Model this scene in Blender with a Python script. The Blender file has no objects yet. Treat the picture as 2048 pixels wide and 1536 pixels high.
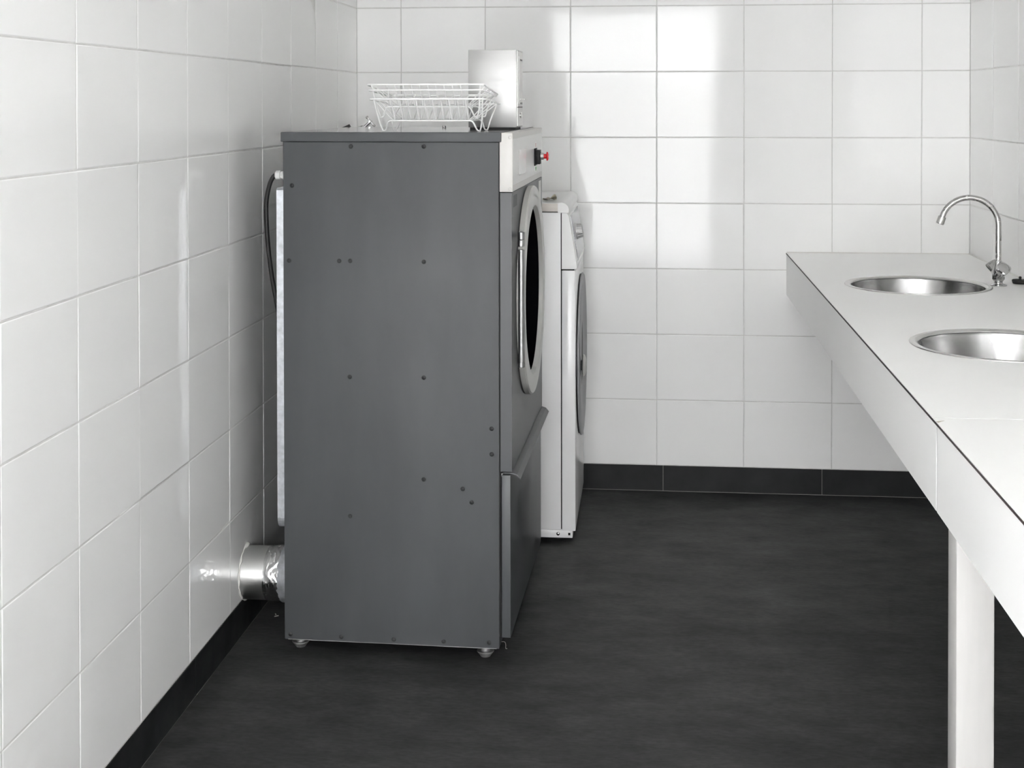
import bpy, bmesh, math, random
from mathutils import Vector, Matrix
random.seed(7)
PI = math.pi
SC = bpy.context.scene
COL = SC.collection

# ------------------------------------------------------------------ camera
F, CX, CY = 2737.06, 1022.825, 242.326
cam_d = bpy.data.cameras.new('camera')
cam = bpy.data.objects.new('camera', cam_d)
COL.objects.link(cam)
cam_d.sensor_fit = 'HORIZONTAL'
cam_d.sensor_width = 36.0
cam_d.lens = F * 36.0 / 2048.0
cam_d.shift_x = (1024 - CX) / 2048.0
cam_d.shift_y = -(768 - CY) / 2048.0
cam_d.clip_start = 0.05
yaw, pit, rol = 0.0986141, -0.0133171, 0.0013615
Rm = Matrix.Rotation(yaw, 3, 'Z') @ Matrix.Rotation(pit, 3, 'X') @ Matrix.Rotation(rol, 3, 'Y')
cr, cf, cu = Rm.col[0], Rm.col[1], Rm.col[2]
M3 = Matrix((cr, cu, -cf)).transposed()
cam.matrix_world = Matrix.Translation((1.120788, -5.229513, 1.480364)) @ M3.to_4x4()
SC.camera = cam

# ------------------------------------------------------------------ light and exposure
SC.view_settings.view_transform = 'Standard'
SC.view_settings.look = 'None'
SC.view_settings.exposure = -0.36
SC.view_settings.gamma = 1.0
SC.view_settings.use_curve_mapping = False
world = bpy.data.worlds.new('overcast_sky')
SC.world = world
world.use_nodes = True
wn = world.node_tree.nodes
wn['Background'].inputs['Color'].default_value = (0.985, 0.99, 1.0, 1)
wn['Background'].inputs['Strength'].default_value = 22.0
try:
    SC.cycles.use_denoising = True
    SC.cycles.max_bounces = 8
    SC.cycles.diffuse_bounces = 6
    SC.cycles.glossy_bounces = 5
    SC.cycles.transmission_bounces = 2
    SC.cycles.use_adaptive_sampling = True
    SC.cycles.adaptive_threshold = 0.18
    SC.cycles.adaptive_min_samples = 16
    SC.cycles.caustics_reflective = False
    SC.cycles.caustics_refractive = False
    SC.cycles.sample_clamp_indirect = 12.0
except Exception:
    pass

W, DEPTH, CEIL = 2.31707, 7.0, 2.6
DOOR = (0.30, 1.70, 2.32)            # rear doorway x0, x1, top
ADDED_LOW = (-6.80, -4.45, 0.10, 1.10)   # unseen low opening added in the left wall to light the counter side

sun_d = bpy.data.lights.new('sun', 'SUN'); sun_d.energy = 75.0; sun_d.angle = 0.03; sun_d.color = (1.0, 0.995, 0.99)
sun = bpy.data.objects.new('sun', sun_d); COL.objects.link(sun)
sun.rotation_euler = (math.radians(-38), 0, math.radians(8))      # added sun, from behind the building, to brighten the ground outside

def portal(name, loc, rot, sx, sy):
    l = bpy.data.lights.new(name, 'AREA')
    l.shape = 'RECTANGLE'; l.size = sx; l.size_y = sy
    l.cycles.is_portal = True
    o = bpy.data.objects.new(name, l); COL.objects.link(o)
    o.location = loc; o.rotation_euler = rot
portal('doorway_daylight', ((DOOR[0] + DOOR[1]) / 2, -DEPTH - 0.1, DOOR[2] / 2), (PI / 2, 0, 0), DOOR[1] - DOOR[0], DOOR[2])
portal('added_opening_daylight', (-0.06, (ADDED_LOW[0] + ADDED_LOW[1]) / 2, (ADDED_LOW[2] + ADDED_LOW[3]) / 2), (0, -PI / 2, 0), ADDED_LOW[3] - ADDED_LOW[2], ADDED_LOW[1] - ADDED_LOW[0])

# ------------------------------------------------------------------ materials
MATS = {}
def mat(name, color, rough=0.5, metal=0.0, spec=0.5, coat=0.0, noise=None, bump=None, rnoise=None, aniso=0.0, stretch=None):
    m = bpy.data.materials.new(name); m.use_nodes = True
    nt = m.node_tree; b = nt.nodes['Principled BSDF']
    b.inputs['Base Color'].default_value = (*color, 1)
    b.inputs['Roughness'].default_value = rough
    b.inputs['Metallic'].default_value = metal
    b.inputs['Specular IOR Level'].default_value = spec
    b.inputs['Coat Weight'].default_value = coat
    if aniso: b.inputs['Anisotropic'].default_value = aniso
    tc = nt.nodes.new('ShaderNodeTexCoord')
    src = tc.outputs['Object']
    if stretch:
        mp = nt.nodes.new('ShaderNodeMapping'); mp.inputs['Scale'].default_value = stretch
        nt.links.new(src, mp.inputs['Vector']); src = mp.outputs['Vector']
    def tex(scale, detail=4.0, rgh=0.55):
        n = nt.nodes.new('ShaderNodeTexNoise')
        n.inputs['Scale'].default_value = scale; n.inputs['Detail'].default_value = detail
        n.inputs['Roughness'].default_value = rgh
        nt.links.new(src, n.inputs['Vector']); return n
    if noise:                                   # (scale, dark factor, light factor, detail)
        n = tex(noise[0], noise[3] if len(noise) > 3 else 4.0)
        r = nt.nodes.new('ShaderNodeValToRGB')
        r.color_ramp.elements[0].position = 0.3; r.color_ramp.elements[1].position = 0.72
        r.color_ramp.elements[0].color = (*[min(1, c * noise[1]) for c in color], 1)
        r.color_ramp.elements[1].color = (*[min(1, c * noise[2]) for c in color], 1)
        nt.links.new(n.outputs['Fac'], r.inputs['Fac'])
        nt.links.new(r.outputs['Color'], b.inputs['Base Color'])
    if rnoise:                                  # (scale, lo, hi)
        n = tex(rnoise[0])
        r = nt.nodes.new('ShaderNodeMapRange')
        r.inputs['From Min'].default_value = 0.3; r.inputs['From Max'].default_value = 0.7
        r.inputs['To Min'].default_value = rnoise[1]; r.inputs['To Max'].default_value = rnoise[2]
        nt.links.new(n.outputs['Fac'], r.inputs['Value'])
        nt.links.new(r.outputs['Result'], b.inputs['Roughness'])
    if bump:                                    # (scale, strength, distance)
        n = tex(bump[0], 3.0)
        bp = nt.nodes.new('ShaderNodeBump')
        bp.inputs['Strength'].default_value = bump[1]; bp.inputs['Distance'].default_value = bump[2]
        nt.links.new(n.outputs['Fac'], bp.inputs['Height'])
        nt.links.new(bp.outputs['Normal'], b.inputs['Normal'])
    MATS[name] = m
    return m

mat('glazed_tile', (0.90, 0.90, 0.892), 0.055, spec=0.25, bump=(6.0, 0.08, 0.0010))
mat('grout', (0.64, 0.635, 0.62), 0.9, noise=(30, 0.9, 1.05))
mat('skirt_tile', (0.015, 0.0155, 0.016), 0.5, spec=0.22, noise=(9, 0.75, 1.35), rnoise=(6, 0.3, 0.55))
mat('skirt_grout', (0.22, 0.215, 0.205), 0.9)
mat('white_paint', (0.90, 0.90, 0.89), 0.7)
mat('added_wall_render', (0.55, 0.55, 0.55), 0.9)
mat('paving', (0.50, 0.50, 0.505), 0.9)
mat('dryer_paint', (0.075, 0.079, 0.084), 0.52, spec=0.35, noise=(2.2, 0.86, 1.14, 6.0), rnoise=(3.5, 0.46, 0.60), bump=(420, 0.05, 0.0004), stretch=(2.0, 1.0, 0.6))
mat('dryer_lid', (0.060, 0.0635, 0.068), 0.08, spec=0.6)
mat('dryer_front', (0.068, 0.072, 0.077), 0.38, spec=0.40, noise=(2.5, 0.9, 1.1), stretch=(1, 1.0, 0.5))
mat('screw_dark', (0.022, 0.023, 0.025), 0.5)
mat('bare_edge', (0.30, 0.30, 0.30), 0.5)
mat('gap_black', (0.004, 0.004, 0.004), 0.8)
mat('cream_panel', (0.56, 0.55, 0.528), 0.38)
mat('control_face', (0.66, 0.66, 0.65), 0.30)
mat('clear_label', (0.72, 0.72, 0.72), 0.18)
mat('grey_label', (0.13, 0.133, 0.137), 0.6, spec=0.2)
mat('light_grey_plastic', (0.45, 0.45, 0.43), 0.35)
mat('black_glass', (0.004, 0.004, 0.005), 0.5, spec=0.0)
mat('dark_rubber', (0.012, 0.012, 0.012), 0.55)
mat('black_plastic', (0.008, 0.008, 0.008), 0.5, spec=0.2)
mat('brushed_alu', (0.28, 0.28, 0.28), 0.38, metal=1.0, bump=(90, 0.05, 0.0005), stretch=(40, 1, 1))
mat('galvanised', (0.52, 0.54, 0.57), 0.42, metal=0.65, noise=(55, 0.8, 1.15, 2.0))
mat('foil', (0.80, 0.80, 0.80), 0.16, metal=1.0)
mat('duct_alu', (0.72, 0.72, 0.71), 0.33, metal=1.0, rnoise=(14, 0.28, 0.42))
mat('zinc_foot', (0.36, 0.36, 0.36), 0.45, metal=0.7)
mat('red_plastic', (0.62, 0.02, 0.025), 0.25)
mat('green_print', (0.03, 0.36, 0.06), 0.4)
mat('red_print', (0.35, 0.02, 0.03), 0.4)
mat('print_dark', (0.03, 0.03, 0.03), 0.5)
mat('white_enamel', (0.88, 0.88, 0.88), 0.22, spec=0.5)
mat('white_plastic', (0.80, 0.80, 0.79), 0.30)
mat('washer_panel_grey', (0.60, 0.61, 0.63), 0.25)
mat('beige_edge', (0.68, 0.64, 0.59), 0.45, noise=(3, 0.95, 1.05), stretch=(1, 1, 40))
mat('beige_scrap', (0.50, 0.46, 0.38), 0.6)
mat('silver_plastic', (0.50, 0.50, 0.50), 0.35, metal=0.5)
mat('washer_door', (0.30, 0.305, 0.31), 0.42, spec=0.3)
mat('stainless', (0.47, 0.47, 0.465), 0.5, metal=1.0, rnoise=(5, 0.46, 0.54), stretch=(1, 1, 12))
mat('stainless_front', (0.60, 0.59, 0.575), 0.30, metal=1.0)
mat('wire_coat', (0.92, 0.92, 0.91), 0.30)
mat('chrome', (0.58, 0.58, 0.575), 0.09, metal=1.0)
mat('chrome_worn', (0.52, 0.515, 0.50), 0.2, metal=1.0, rnoise=(60, 0.12, 0.35))
mat('laminate', (0.90, 0.90, 0.89), 0.34, spec=0.5, rnoise=(4, 0.30, 0.40))
mat('laminate_core', (0.045, 0.030, 0.030), 0.6)
mat('painted_wood', (0.46, 0.454, 0.442), 0.5, noise=(5, 0.95, 1.04), bump=(12, 0.15, 0.001), stretch=(6, 6, 0.6))
mat('sink_rim', (0.58, 0.575, 0.565), 0.24, metal=1.0)
mat('sink_steel', (0.40, 0.398, 0.395), 0.24, metal=1.0, rnoise=(8, 0.2, 0.3), aniso=0.5)
mat('sealant', (0.70, 0.69, 0.66), 0.4)
mat('lint', (0.62, 0.60, 0.56), 0.9)

def frosted_material():
    m = bpy.data.materials.new('frosted_glass'); m.use_nodes = True
    nt = m.node_tree; nt.nodes.remove(nt.nodes['Principled BSDF'])
    t = nt.nodes.new('ShaderNodeBsdfTranslucent'); t.inputs['Color'].default_value = (0.05, 0.05, 0.05, 1)
    nt.links.new(t.outputs[0], nt.nodes['Material Output'].inputs['Surface'])
    MATS['frosted_glass'] = m
frosted_material()

def floor_material():
    m = bpy.data.materials.new('dark_floor'); m.use_nodes = True
    nt = m.node_tree; b = nt.nodes['Principled BSDF']; L = nt.links.new
    tc = nt.nodes.new('ShaderNodeTexCoord')
    def noise(scale, detail, st=(1, 1, 1), dist=0.0):
        mp = nt.nodes.new('ShaderNodeMapping'); mp.inputs['Scale'].default_value = st
        L(tc.outputs['Object'], mp.inputs['Vector'])
        n = nt.nodes.new('ShaderNodeTexNoise'); n.inputs['Scale'].default_value = scale
        n.inputs['Detail'].default_value = detail; n.inputs['Roughness'].default_value = 0.6
        n.inputs['Distortion'].default_value = dist
        L(mp.outputs['Vector'], n.inputs['Vector']); return n.outputs['Fac']
    def ramp(f, p0, p1, c0, c1):
        r = nt.nodes.new('ShaderNodeValToRGB'); e = r.color_ramp.elements
        e[0].position, e[1].position = p0, p1
        e[0].color = (*c0, 1); e[1].color = (*c1, 1); L(f, r.inputs['Fac']); return r.outputs['Color']
    def mul(a, c):
        x = nt.nodes.new('ShaderNodeMix'); x.data_type = 'RGBA'; x.blend_type = 'MULTIPLY'
        x.inputs['Factor'].default_value = 1.0; L(a, x.inputs[6]); L(c, x.inputs[7]); return x.outputs[2]
    big = ramp(noise(1.6, 6, (1, 1.4, 1), 0.6), 0.28, 0.75, (0.030, 0.030, 0.0303), (0.066, 0.066, 0.066))
    med = ramp(noise(9, 8, (0.7, 1.6, 1)), 0.3, 0.7, (0.68, 0.68, 0.68), (1.25, 1.25, 1.25))
    fine = ramp(noise(70, 6, (0.6, 1.6, 1)), 0.28, 0.65, (0.66, 0.66, 0.66), (1.18, 1.18, 1.18))
    scuff = ramp(noise(130, 3, (0.35, 1.6, 1)), 0.24, 0.30, (0.45, 0.45, 0.45), (1, 1, 1))
    L(mul(mul(mul(big, med), fine), scuff), b.inputs['Base Color'])
    rr = nt.nodes.new('ShaderNodeMapRange'); L(noise(5, 6, (1, 1.8, 1)), rr.inputs['Value'])
    rr.inputs['From Min'].default_value = 0.3; rr.inputs['From Max'].default_value = 0.7
    rr.inputs['To Min'].default_value = 0.42; rr.inputs['To Max'].default_value = 0.60
    L(rr.outputs['Result'], b.inputs['Roughness'])
    bp = nt.nodes.new('ShaderNodeBump'); bp.inputs['Strength'].default_value = 0.12; bp.inputs['Distance'].default_value = 0.002
    L(noise(45, 5, (0.7, 1.5, 1)), bp.inputs['Height']); L(bp.outputs['Normal'], b.inputs['Normal'])
    b.inputs['Specular IOR Level'].default_value = 0.18
    MATS['dark_floor'] = m
floor_material()

# ------------------------------------------------------------------ helpers
def tag(o, label=None, cat=None, group=None, kind=None):
    if label: o['label'] = label
    if cat: o['category'] = cat
    if group: o['group'] = group
    if kind: o['kind'] = kind
    return o

def obj(name, bm, m, parent=None, loc=None, smooth=None):
    me = bpy.data.meshes.new(name)
    bmesh.ops.recalc_face_normals(bm, faces=bm.faces[:])
    if smooth is not None:
        lim = math.radians(smooth)
        for f in bm.faces: f.smooth = True
        for e in bm.edges:
            if len(e.link_faces) == 2 and e.calc_face_angle(0) > lim: e.smooth = False
    bm.to_mesh(me); bm.free()
    me.materials.append(MATS[m])
    o = bpy.data.objects.new(name, me); COL.objects.link(o)
    if parent: o.parent = parent
    if loc: o.location = loc
    return o

def copy_of(src, parent, loc=None, rot=None):
    c = src.copy(); COL.objects.link(c); c.parent = parent
    if loc: c.location = loc
    if rot: c.rotation_euler = rot
    return c

def empty(name, loc, rz=0.0):
    o = bpy.data.objects.new(name, None); COL.objects.link(o)
    o.empty_display_size = 0.05
    o.location = loc; o.rotation_euler = (0, 0, rz); return o

def B():
    return bmesh.new()

def box(bm, x0, x1, y0, y1, z0, z1, bev=0.0, seg=2):
    r = bmesh.ops.create_cube(bm, size=1.0)
    vs = r['verts']
    for v in vs:
        v.co = Vector(((x0 + x1) / 2 + v.co.x * (x1 - x0), (y0 + y1) / 2 + v.co.y * (y1 - y0), (z0 + z1) / 2 + v.co.z * (z1 - z0)))
    if bev > 0:
        es = list({e for v in vs for e in v.link_edges})
        bmesh.ops.bevel(bm, geom=es, offset=bev, segments=seg, affect='EDGES', profile=0.5)
    return bm

def bx(x0, x1, y0, y1, z0, z1, bev=0.0, seg=2):
    return box(B(), x0, x1, y0, y1, z0, z1, bev, seg)

def frame_of(d):
    d = Vector(d).normalized()
    a = Vector((0, 0, 1)) if abs(d.z) < 0.95 else Vector((1, 0, 0))
    u = d.cross(a).normalized()
    return u, d.cross(u).normalized()

def tube(bm, pts, r, n=8, closed=False, cap=True):
    pts = [Vector(p) for p in pts]
    N = len(pts); rings = []; u = None
    for i in range(N):
        a = pts[(i - 1) % N] if (closed or i > 0) else pts[i]
        b = pts[(i + 1) % N] if (closed or i < N - 1) else pts[i]
        d = (b - a).normalized()
        if u is None: u, _ = frame_of(d)
        u = (u - d * u.dot(d)).normalized()
        w = d.cross(u)
        rr = r[i] if isinstance(r, (list, tuple)) else r
        rings.append([bm.verts.new(pts[i] + (u * math.cos(2 * PI * k / n) + w * math.sin(2 * PI * k / n)) * rr) for k in range(n)])
    for i in range(N if closed else N - 1):
        A, C = rings[i], rings[(i + 1) % N]
        for k in range(n):
            try: bm.faces.new((A[k], A[(k + 1) % n], C[(k + 1) % n], C[k]))
            except ValueError: pass
    if cap and not closed:
        bm.faces.new(rings[0][::-1]); bm.faces.new(rings[-1])
    return bm

def lathe(bm, prof, origin=(0, 0, 0), axis=(0, 0, 1), n=32, cap0=False, cap1=False):
    """prof: list of (radius, height along axis)."""
    o = Vector(origin); d = Vector(axis).normalized(); u, w = frame_of(d)
    rings = []
    for r, h in prof:
        if r <= 1e-6:
            rings.append([bm.verts.new(o + d * h)])
        else:
            rings.append([bm.verts.new(o + d * h + (u * math.cos(2 * PI * k / n) + w * math.sin(2 * PI * k / n)) * r) for k in range(n)])
    for A, C in zip(rings, rings[1:]):
        if len(A) == 1 and len(C) == 1: continue
        for k in range(n):
            k2 = (k + 1) % n
            if len(A) == 1: bm.faces.new((A[0], C[k2], C[k]))
            elif len(C) == 1: bm.faces.new((A[k], A[k2], C[0]))
            else: bm.faces.new((A[k], A[k2], C[k2], C[k]))
    if cap0 and len(rings[0]) > 1: bm.faces.new(rings[0][::-1])
    if cap1 and len(rings[-1]) > 1: bm.faces.new(rings[-1])
    return bm

def prism(bm, poly, axis, a0, a1):
    """poly in the two other axes (in x,y,z order), extruded along axis from a0 to a1."""
    def P(q, a):
        c = list(q); c.insert(axis, a); return Vector(c)
    A = [bm.verts.new(P(q, a0)) for q in poly]; C = [bm.verts.new(P(q, a1)) for q in poly]
    bm.faces.new(A[::-1]); bm.faces.new(C)
    for i in range(len(poly)):
        j = (i + 1) % len(poly)
        bm.faces.new((A[i], A[j], C[j], C[i]))
    return bm

def arc(c, r, a0, a1, n):
    return [(c[0] + r * math.cos(math.radians(a0 + (a1 - a0) * i / n)), c[1] + r * math.sin(math.radians(a0 + (a1 - a0) * i / n))) for i in range(n + 1)]

def smoothpath(pts, k=8):
    pts = [Vector(p) for p in pts]; out = []
    P = [pts[0] * 2 - pts[1]] + pts + [pts[-1] * 2 - pts[-2]]
    for i in range(1, len(P) - 2):
        for s in range(k):
            t = s / k
            a, b, c, d = P[i - 1], P[i], P[i + 1], P[i + 2]
            out.append(0.5 * ((2 * b) + (c - a) * t + (2 * a - 5 * b + 4 * c - d) * t * t + (3 * b - a - 3 * c + d) * t ** 3))
    out.append(pts[-1]); return out

# ------------------------------------------------------------------ room shell
TP, TB, J = 0.327715, 0.09853, 0.0030        # tile pitch, skirting height, joint
RH = 0.25                                    # row pitch
GR = 0.0013                                  # grout lies this far behind the tile face

fl = obj('floor', bx(-0.2, W + 0.2, -DEPTH - 0.2, 0.2, -0.08, 0.0), 'dark_floor'); tag(fl, 'dark grey matt sealed floor with scuffs and cloudy wear', kind='structure')
gd = obj('ground', bx(-25, 27, -40, 20, -0.16, -0.10), 'paving'); tag(gd, 'pale paving outside the rear doorway', kind='structure')

cw = obj('wall_added_outside', bx(-8, 10, -13.4, -13.2, -0.10, 1.75), 'added_wall_render'); tag(cw, 'pale wall added outside to hide the lower sky from the doorway', kind='structure')  # unseen wall, added to cut down the sky seen through the doorway

def wall(name, bm, m, label):
    return tag(obj(name, bm, m), label, kind='structure')
wb = wall('wall_back', bx(-0.12, W + 0.12, GR, 0.12, 0, CEIL), 'grout', 'back wall of white glazed tiles')
bm = B()
for y0, y1, z0, z1 in ((-DEPTH, ADDED_LOW[0], 0, CEIL), (ADDED_LOW[1], 0.0, 0, CEIL), (ADDED_LOW[0], ADDED_LOW[1], 0, ADDED_LOW[2]), (ADDED_LOW[0], ADDED_LOW[1], ADDED_LOW[3], CEIL)):
    box(bm, -0.12, -GR, y0, y1, z0, z1)
wl = wall('wall_left', bm, 'grout', 'long left wall of white glazed tiles')
bm = bx(W + GR, W + 0.12, -DEPTH, 0.0, 0, CEIL)
wr = wall('wall_right', bm, 'grout', 'right wall of white glazed tiles above the counter')
bm = B()
ADDED_PANES = [(0.06, DOOR[0] - 0.05, 0.08, CEIL - 0.08), (DOOR[1] + 0.05, W - 0.06, 0.08, CEIL - 0.08), (DOOR[0], DOOR[1], DOOR[2] + 0.06, CEIL - 0.08)]
Y0, Y1 = -DEPTH - 0.15, -DEPTH
for x0, x1, z0, z1 in ((-0.12, 0.06, 0, CEIL), (DOOR[0] - 0.05, DOOR[0], 0, CEIL), (DOOR[1], DOOR[1] + 0.05, 0, CEIL), (W - 0.06, W + 0.12, 0, CEIL),
                       (0.06, DOOR[0] - 0.05, 0, 0.08), (DOOR[1] + 0.05, W - 0.06, 0, 0.08), (0.06, DOOR[0] - 0.05, CEIL - 0.08, CEIL), (DOOR[1] + 0.05, W - 0.06, CEIL - 0.08, CEIL),
                       (DOOR[0], DOOR[1], DOOR[2], DOOR[2] + 0.06), (DOOR[0], DOOR[1], CEIL - 0.08, CEIL)):
    box(bm, x0, x1, Y0, Y1, z0, z1)
wrear = wall('wall_rear', bm, 'white_paint', 'rear wall with an open doorway and added frosted panes')
for x0, x1, z0, z1 in ADDED_PANES:
    obj('added_pane', bx(x0, x1, -DEPTH - 0.08, -DEPTH - 0.074, z0, z1), 'frosted_glass', wrear)  # unseen frosted panes, added to pass soft daylight into the room
bm = bx(-0.12, W + 0.12, -DEPTH - 0.15, 0.12, CEIL, CEIL + 0.15)
wall('ceiling', bm, 'white_paint', 'plain white ceiling')

TILE_T = 0.007
def tile_into(bm, w, h, M=Matrix.Identity(4)):
    """glazed tile facing -Y, face plane at y=0, lower left corner of its grid cell at the origin"""
    e, i, d = J / 2, J / 2 + 0.0022, 0.0009
    o = [(e, d, e), (w - e, d, e), (w - e, d, h - e), (e, d, h - e)]
    q = [(i, 0, i), (w - i, 0, i), (w - i, 0, h - i), (i, 0, h - i)]
    k = [(x, TILE_T, z) for x, _, z in o]
    A, C, D = [[bm.verts.new(M @ Vector(v)) for v in s] for s in (o, q, k)]
    bm.faces.new(C)
    for a in range(4):
        b = (a + 1) % 4
        bm.faces.new((A[a], A[b], C[b], C[a])); bm.faces.new((D[a], D[b], A[b], A[a]))
    bm.faces.new(D[::-1])

def spans(first, total):
    s = [0.0]; x = first
    while x < total - 0.01:
        s.append(x); x += TP
    s.append(total); return list(zip(s, s[1:]))

def tile_wall(parent, cols, place, rot, pick, hole=None):
    """place(a) -> world point of a column's lower-left corner (seen from the room) at z=0"""
    protos = {}; rest = B(); nrest = 0
    for ci, (a, b) in enumerate(cols):
        w = b - a
        for k in range(10):
            z = TB + RH * k; h = min(RH, CEIL - z)
            x, y = place(a, b)
            if hole and hole(a, b, z, z + h): continue
            tilt = (random.gauss(0, 0.0016), 0, rot + random.gauss(0, 0.0016))
            if pick(ci, k):
                key = (round(w, 3), round(h, 3))
                if key not in protos:
                    t = B(); tile_into(t, w, h)
                    o = obj('tile', t, 'glazed_tile', parent, (x, y, z)); protos[key] = o
                else:
                    o = copy_of(protos[key], parent, (x, y, z))
                o.rotation_euler = tilt
            else:
                M = Matrix.Translation((x, y, z)) @ Matrix.Rotation(tilt[2], 4, 'Z') @ Matrix.Rotation(tilt[0], 4, 'X')
                tile_into(rest, w, h, M); nrest += 1
    if nrest:
        tag(obj('tiles_out_of_view', rest, 'glazed_tile', parent), kind='stuff')
    else:
        rest.free()

tile_wall(wb, spans(0.17503, W), lambda a, b: (a, 0.0), 0.0, lambda c, k: True)
tile_wall(wl, spans(0.32991, DEPTH), lambda a, b: (0.0, -b), PI / 2, lambda c, k: c < 11 and k < 8, lambda a, b, z0, z1: z0 < ADDED_LOW[3] and -b < ADDED_LOW[1] and -a > ADDED_LOW[0])
tile_wall(wr, spans(0.33835, DEPTH), lambda a, b: (W, -a), -PI / 2, lambda c, k: c < 5 and 2 < k < 8)

# dark skirting tiles
def skirting(name, label, joints, place, rot, proud=0.0012):
    n = len(joints) - 1
    L = joints[-1] - joints[0]
    x, y = place(joints[0], joints[-1])
    o = obj(name, bx(0.0, L, -0.0002, 0.0075, 0.0, TB - 0.0012), 'skirt_grout')
    o.location = (x, y, 0); o.rotation_euler = (0, 0, rot); tag(o, label, kind='structure')
    for a, b in zip(joints, joints[1:]):
        t = bx(0.001, b - a - 0.001, -proud, 0.0072, 0.0022, TB - 0.0008, 0.0006, 1)
        lx = (a - joints[0]) if rot <= 0 else (joints[-1] - b)
        obj('skirting_tile', t, 'skirt_tile', o, (lx, 0, 0))
skirting('baseboard_back', 'dark grey tiled skirting along the back wall', [0.0, 0.588, 1.1824, 1.7775, W], lambda a, b: (a, 0.0), 0.0)
skirting('baseboard_left', 'dark grey tiled skirting along the left wall', [0.0, 0.168, 0.758, 1.348, 1.9325, 2.522, 3.112, 3.702, 4.292, 4.882, 5.472, 6.062, 6.652, DEPTH], lambda a, b: (0.0, -b), PI / 2)
skirting('baseboard_right', 'dark grey tiled skirting under the counter', [0.0, 0.59, 1.18, 1.77, 2.36, 2.95, 3.54, 4.13, 4.72, 5.31, 5.90, 6.49, DEPTH], lambda a, b: (W, -a), -PI / 2)

# ------------------------------------------------------------------ tumble dryer
DA = math.radians(-1.3)
D_ORG = (0.150, -1.640, 0.0)
dry = empty('tumble_dryer', D_ORG, DA)
tag(dry, 'tall dark grey tumble dryer with round glass door and cream control panel', 'tumble dryer')
obj('cabinet', bx(0.002, 0.5835, 0.003, 0.80, 0.040, 1.3765), 'dryer_paint', dry)
obj('side_panel', bx(0.0, 0.5830, 0.0, 0.0035, 0.0375, 1.3768, 0.0016, 2), 'dryer_paint', dry, smooth=40)
bm = bx(-0.0055, 0.5905, -0.0055, 0.802, 1.3775, 1.4030, 0.0022, 2)
ld_ = obj('lid', bm, 'dryer_paint', dry, smooth=40)
obj('top_sheet', bx(-0.0030, 0.5885, -0.0030, 0.800, 1.4030, 1.4033), 'dryer_lid', ld_)
bm = tube(B(), [(0.010, 0.0004, 0.0378), (0.10, 0.0003, 0.0378), (0.30, 0.0004, 0.0379), (0.45, 0.0003, 0.0378), (0.576, 0.0004, 0.0378)], [0.0007, 0.0008, 0.0006, 0.0008, 0.0009], 6)
o = obj('worn_edge', bm, 'bare_edge', dry); tag(o, 'bare metal along the bottom edge')
obj('gap_strip', bx(0.5825, 0.5880, 0.004, 0.798, 0.070, 1.3760), 'gap_black', dry)

# screws on the side panel
SCREWS = [(701,293,.1858,1.365),(847,293,.3836,1.3655),(584,371,.0247,1.26),(578,521,.0157,1.0586),(678,522,.1534,1.0592),(700,522,.1835,1.0596),(847,524,.3829,1.0597),(699,754,.1812,.7495),(847,756,.3822,.7519),(983,858,.5637,.6210),(983,909,.5635,.5535),(847,959,.3813,.481),(925,978,.486,.459),(943,1005,.510,.424),(700,1032,.1812,.376),(581,1268,.0162,.0510),(682,1274,.1557,.0500),(787,1279,.2993,.0500),(887,1283,.4340,.0510),(978,1286,.5560,.0530)]
first = None
for _, _, x, z in SCREWS:
    if first is None:
        bm = lathe(B(), [(0.0060, 0.0), (0.0060, 0.0006), (0.0050, 0.0016), (0.0032, 0.0026), (0.0018, 0.0029), (0.0016, 0.0018), (0, 0.0018)], (0, 0, 0), (0, -1, 0), 14)
        first = obj('screw', bm, 'screw_dark', dry, (x, 0.0, z), smooth=35)
    else:
        copy_of(first, dry, (x, 0.0, z))

# control panel, cream end and grey-white front
cp = obj('control_panel', bx(0.5855, 0.6205, -0.0010, 0.775, 1.2462, 1.4016, 0.0018, 2), 'cream_panel', dry, smooth=40)
for z in (1.2540, 1.3900):
    bm = lathe(B(), [(0.0045, 0.0), (0.0042, 0.0012), (0.003, 0.0019), (0, 0.0020)], (0.6135, -0.0010, z), (0, -1, 0), 12)
    obj('screw', bm, 'cream_panel', cp, smooth=40)
obj('front_overlay', bx(0.6205, 0.6212, 0.004, 0.770, 1.2640, 1.3860, 0.0003, 1), 'control_face', cp)
obj('display_window', bx(0.6212, 0.6222, 0.1375, 0.3055, 1.2830, 1.3520, 0.0004, 1), 'clear_label', cp)
# switch with red mushroom button
es = obj('emergency_switch', bx(0.6212, 0.6376, 0.541, 0.583, 1.2950, 1.3380, 0.0015, 2), 'black_plastic', cp, smooth=40)
obj('back_plate', bx(0.6211, 0.6245, 0.532, 0.592, 1.2905, 1.3430, 0.0012, 2), 'black_plastic', es, smooth=40)
obj('collar', lathe(B(), [(0.0095, 0.0), (0.0105, 0.001), (0.0105, 0.0085), (0.0095, 0.0102), (0, 0.0102)], (0.6374, 0.562, 1.3185), (1, 0, 0), 24), 'stainless', es, smooth=35)
obj('mushroom_button', lathe(B(), [(0.0072, 0.0), (0.0072, 0.0072), (0.0130, 0.0085), (0.0138, 0.0100), (0.0125, 0.0128), (0.0075, 0.0145), (0, 0.0150)], (0.6476, 0.562, 1.3185), (1, 0, 0), 28), 'red_plastic', es, smooth=45)
for z0, z1, nm in ((1.343, 1.3615, 'stop_label'), (1.2700, 1.2905, 'start_label')):
    obj(nm, bx(0.6212, 0.6218, 0.545, 0.595, z0, z1), 'white_plastic', cp)
obj('stop_mark', bx(0.6218, 0.6222, 0.571, 0.577, 1.346, 1.3585), 'red_print', cp)
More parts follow.
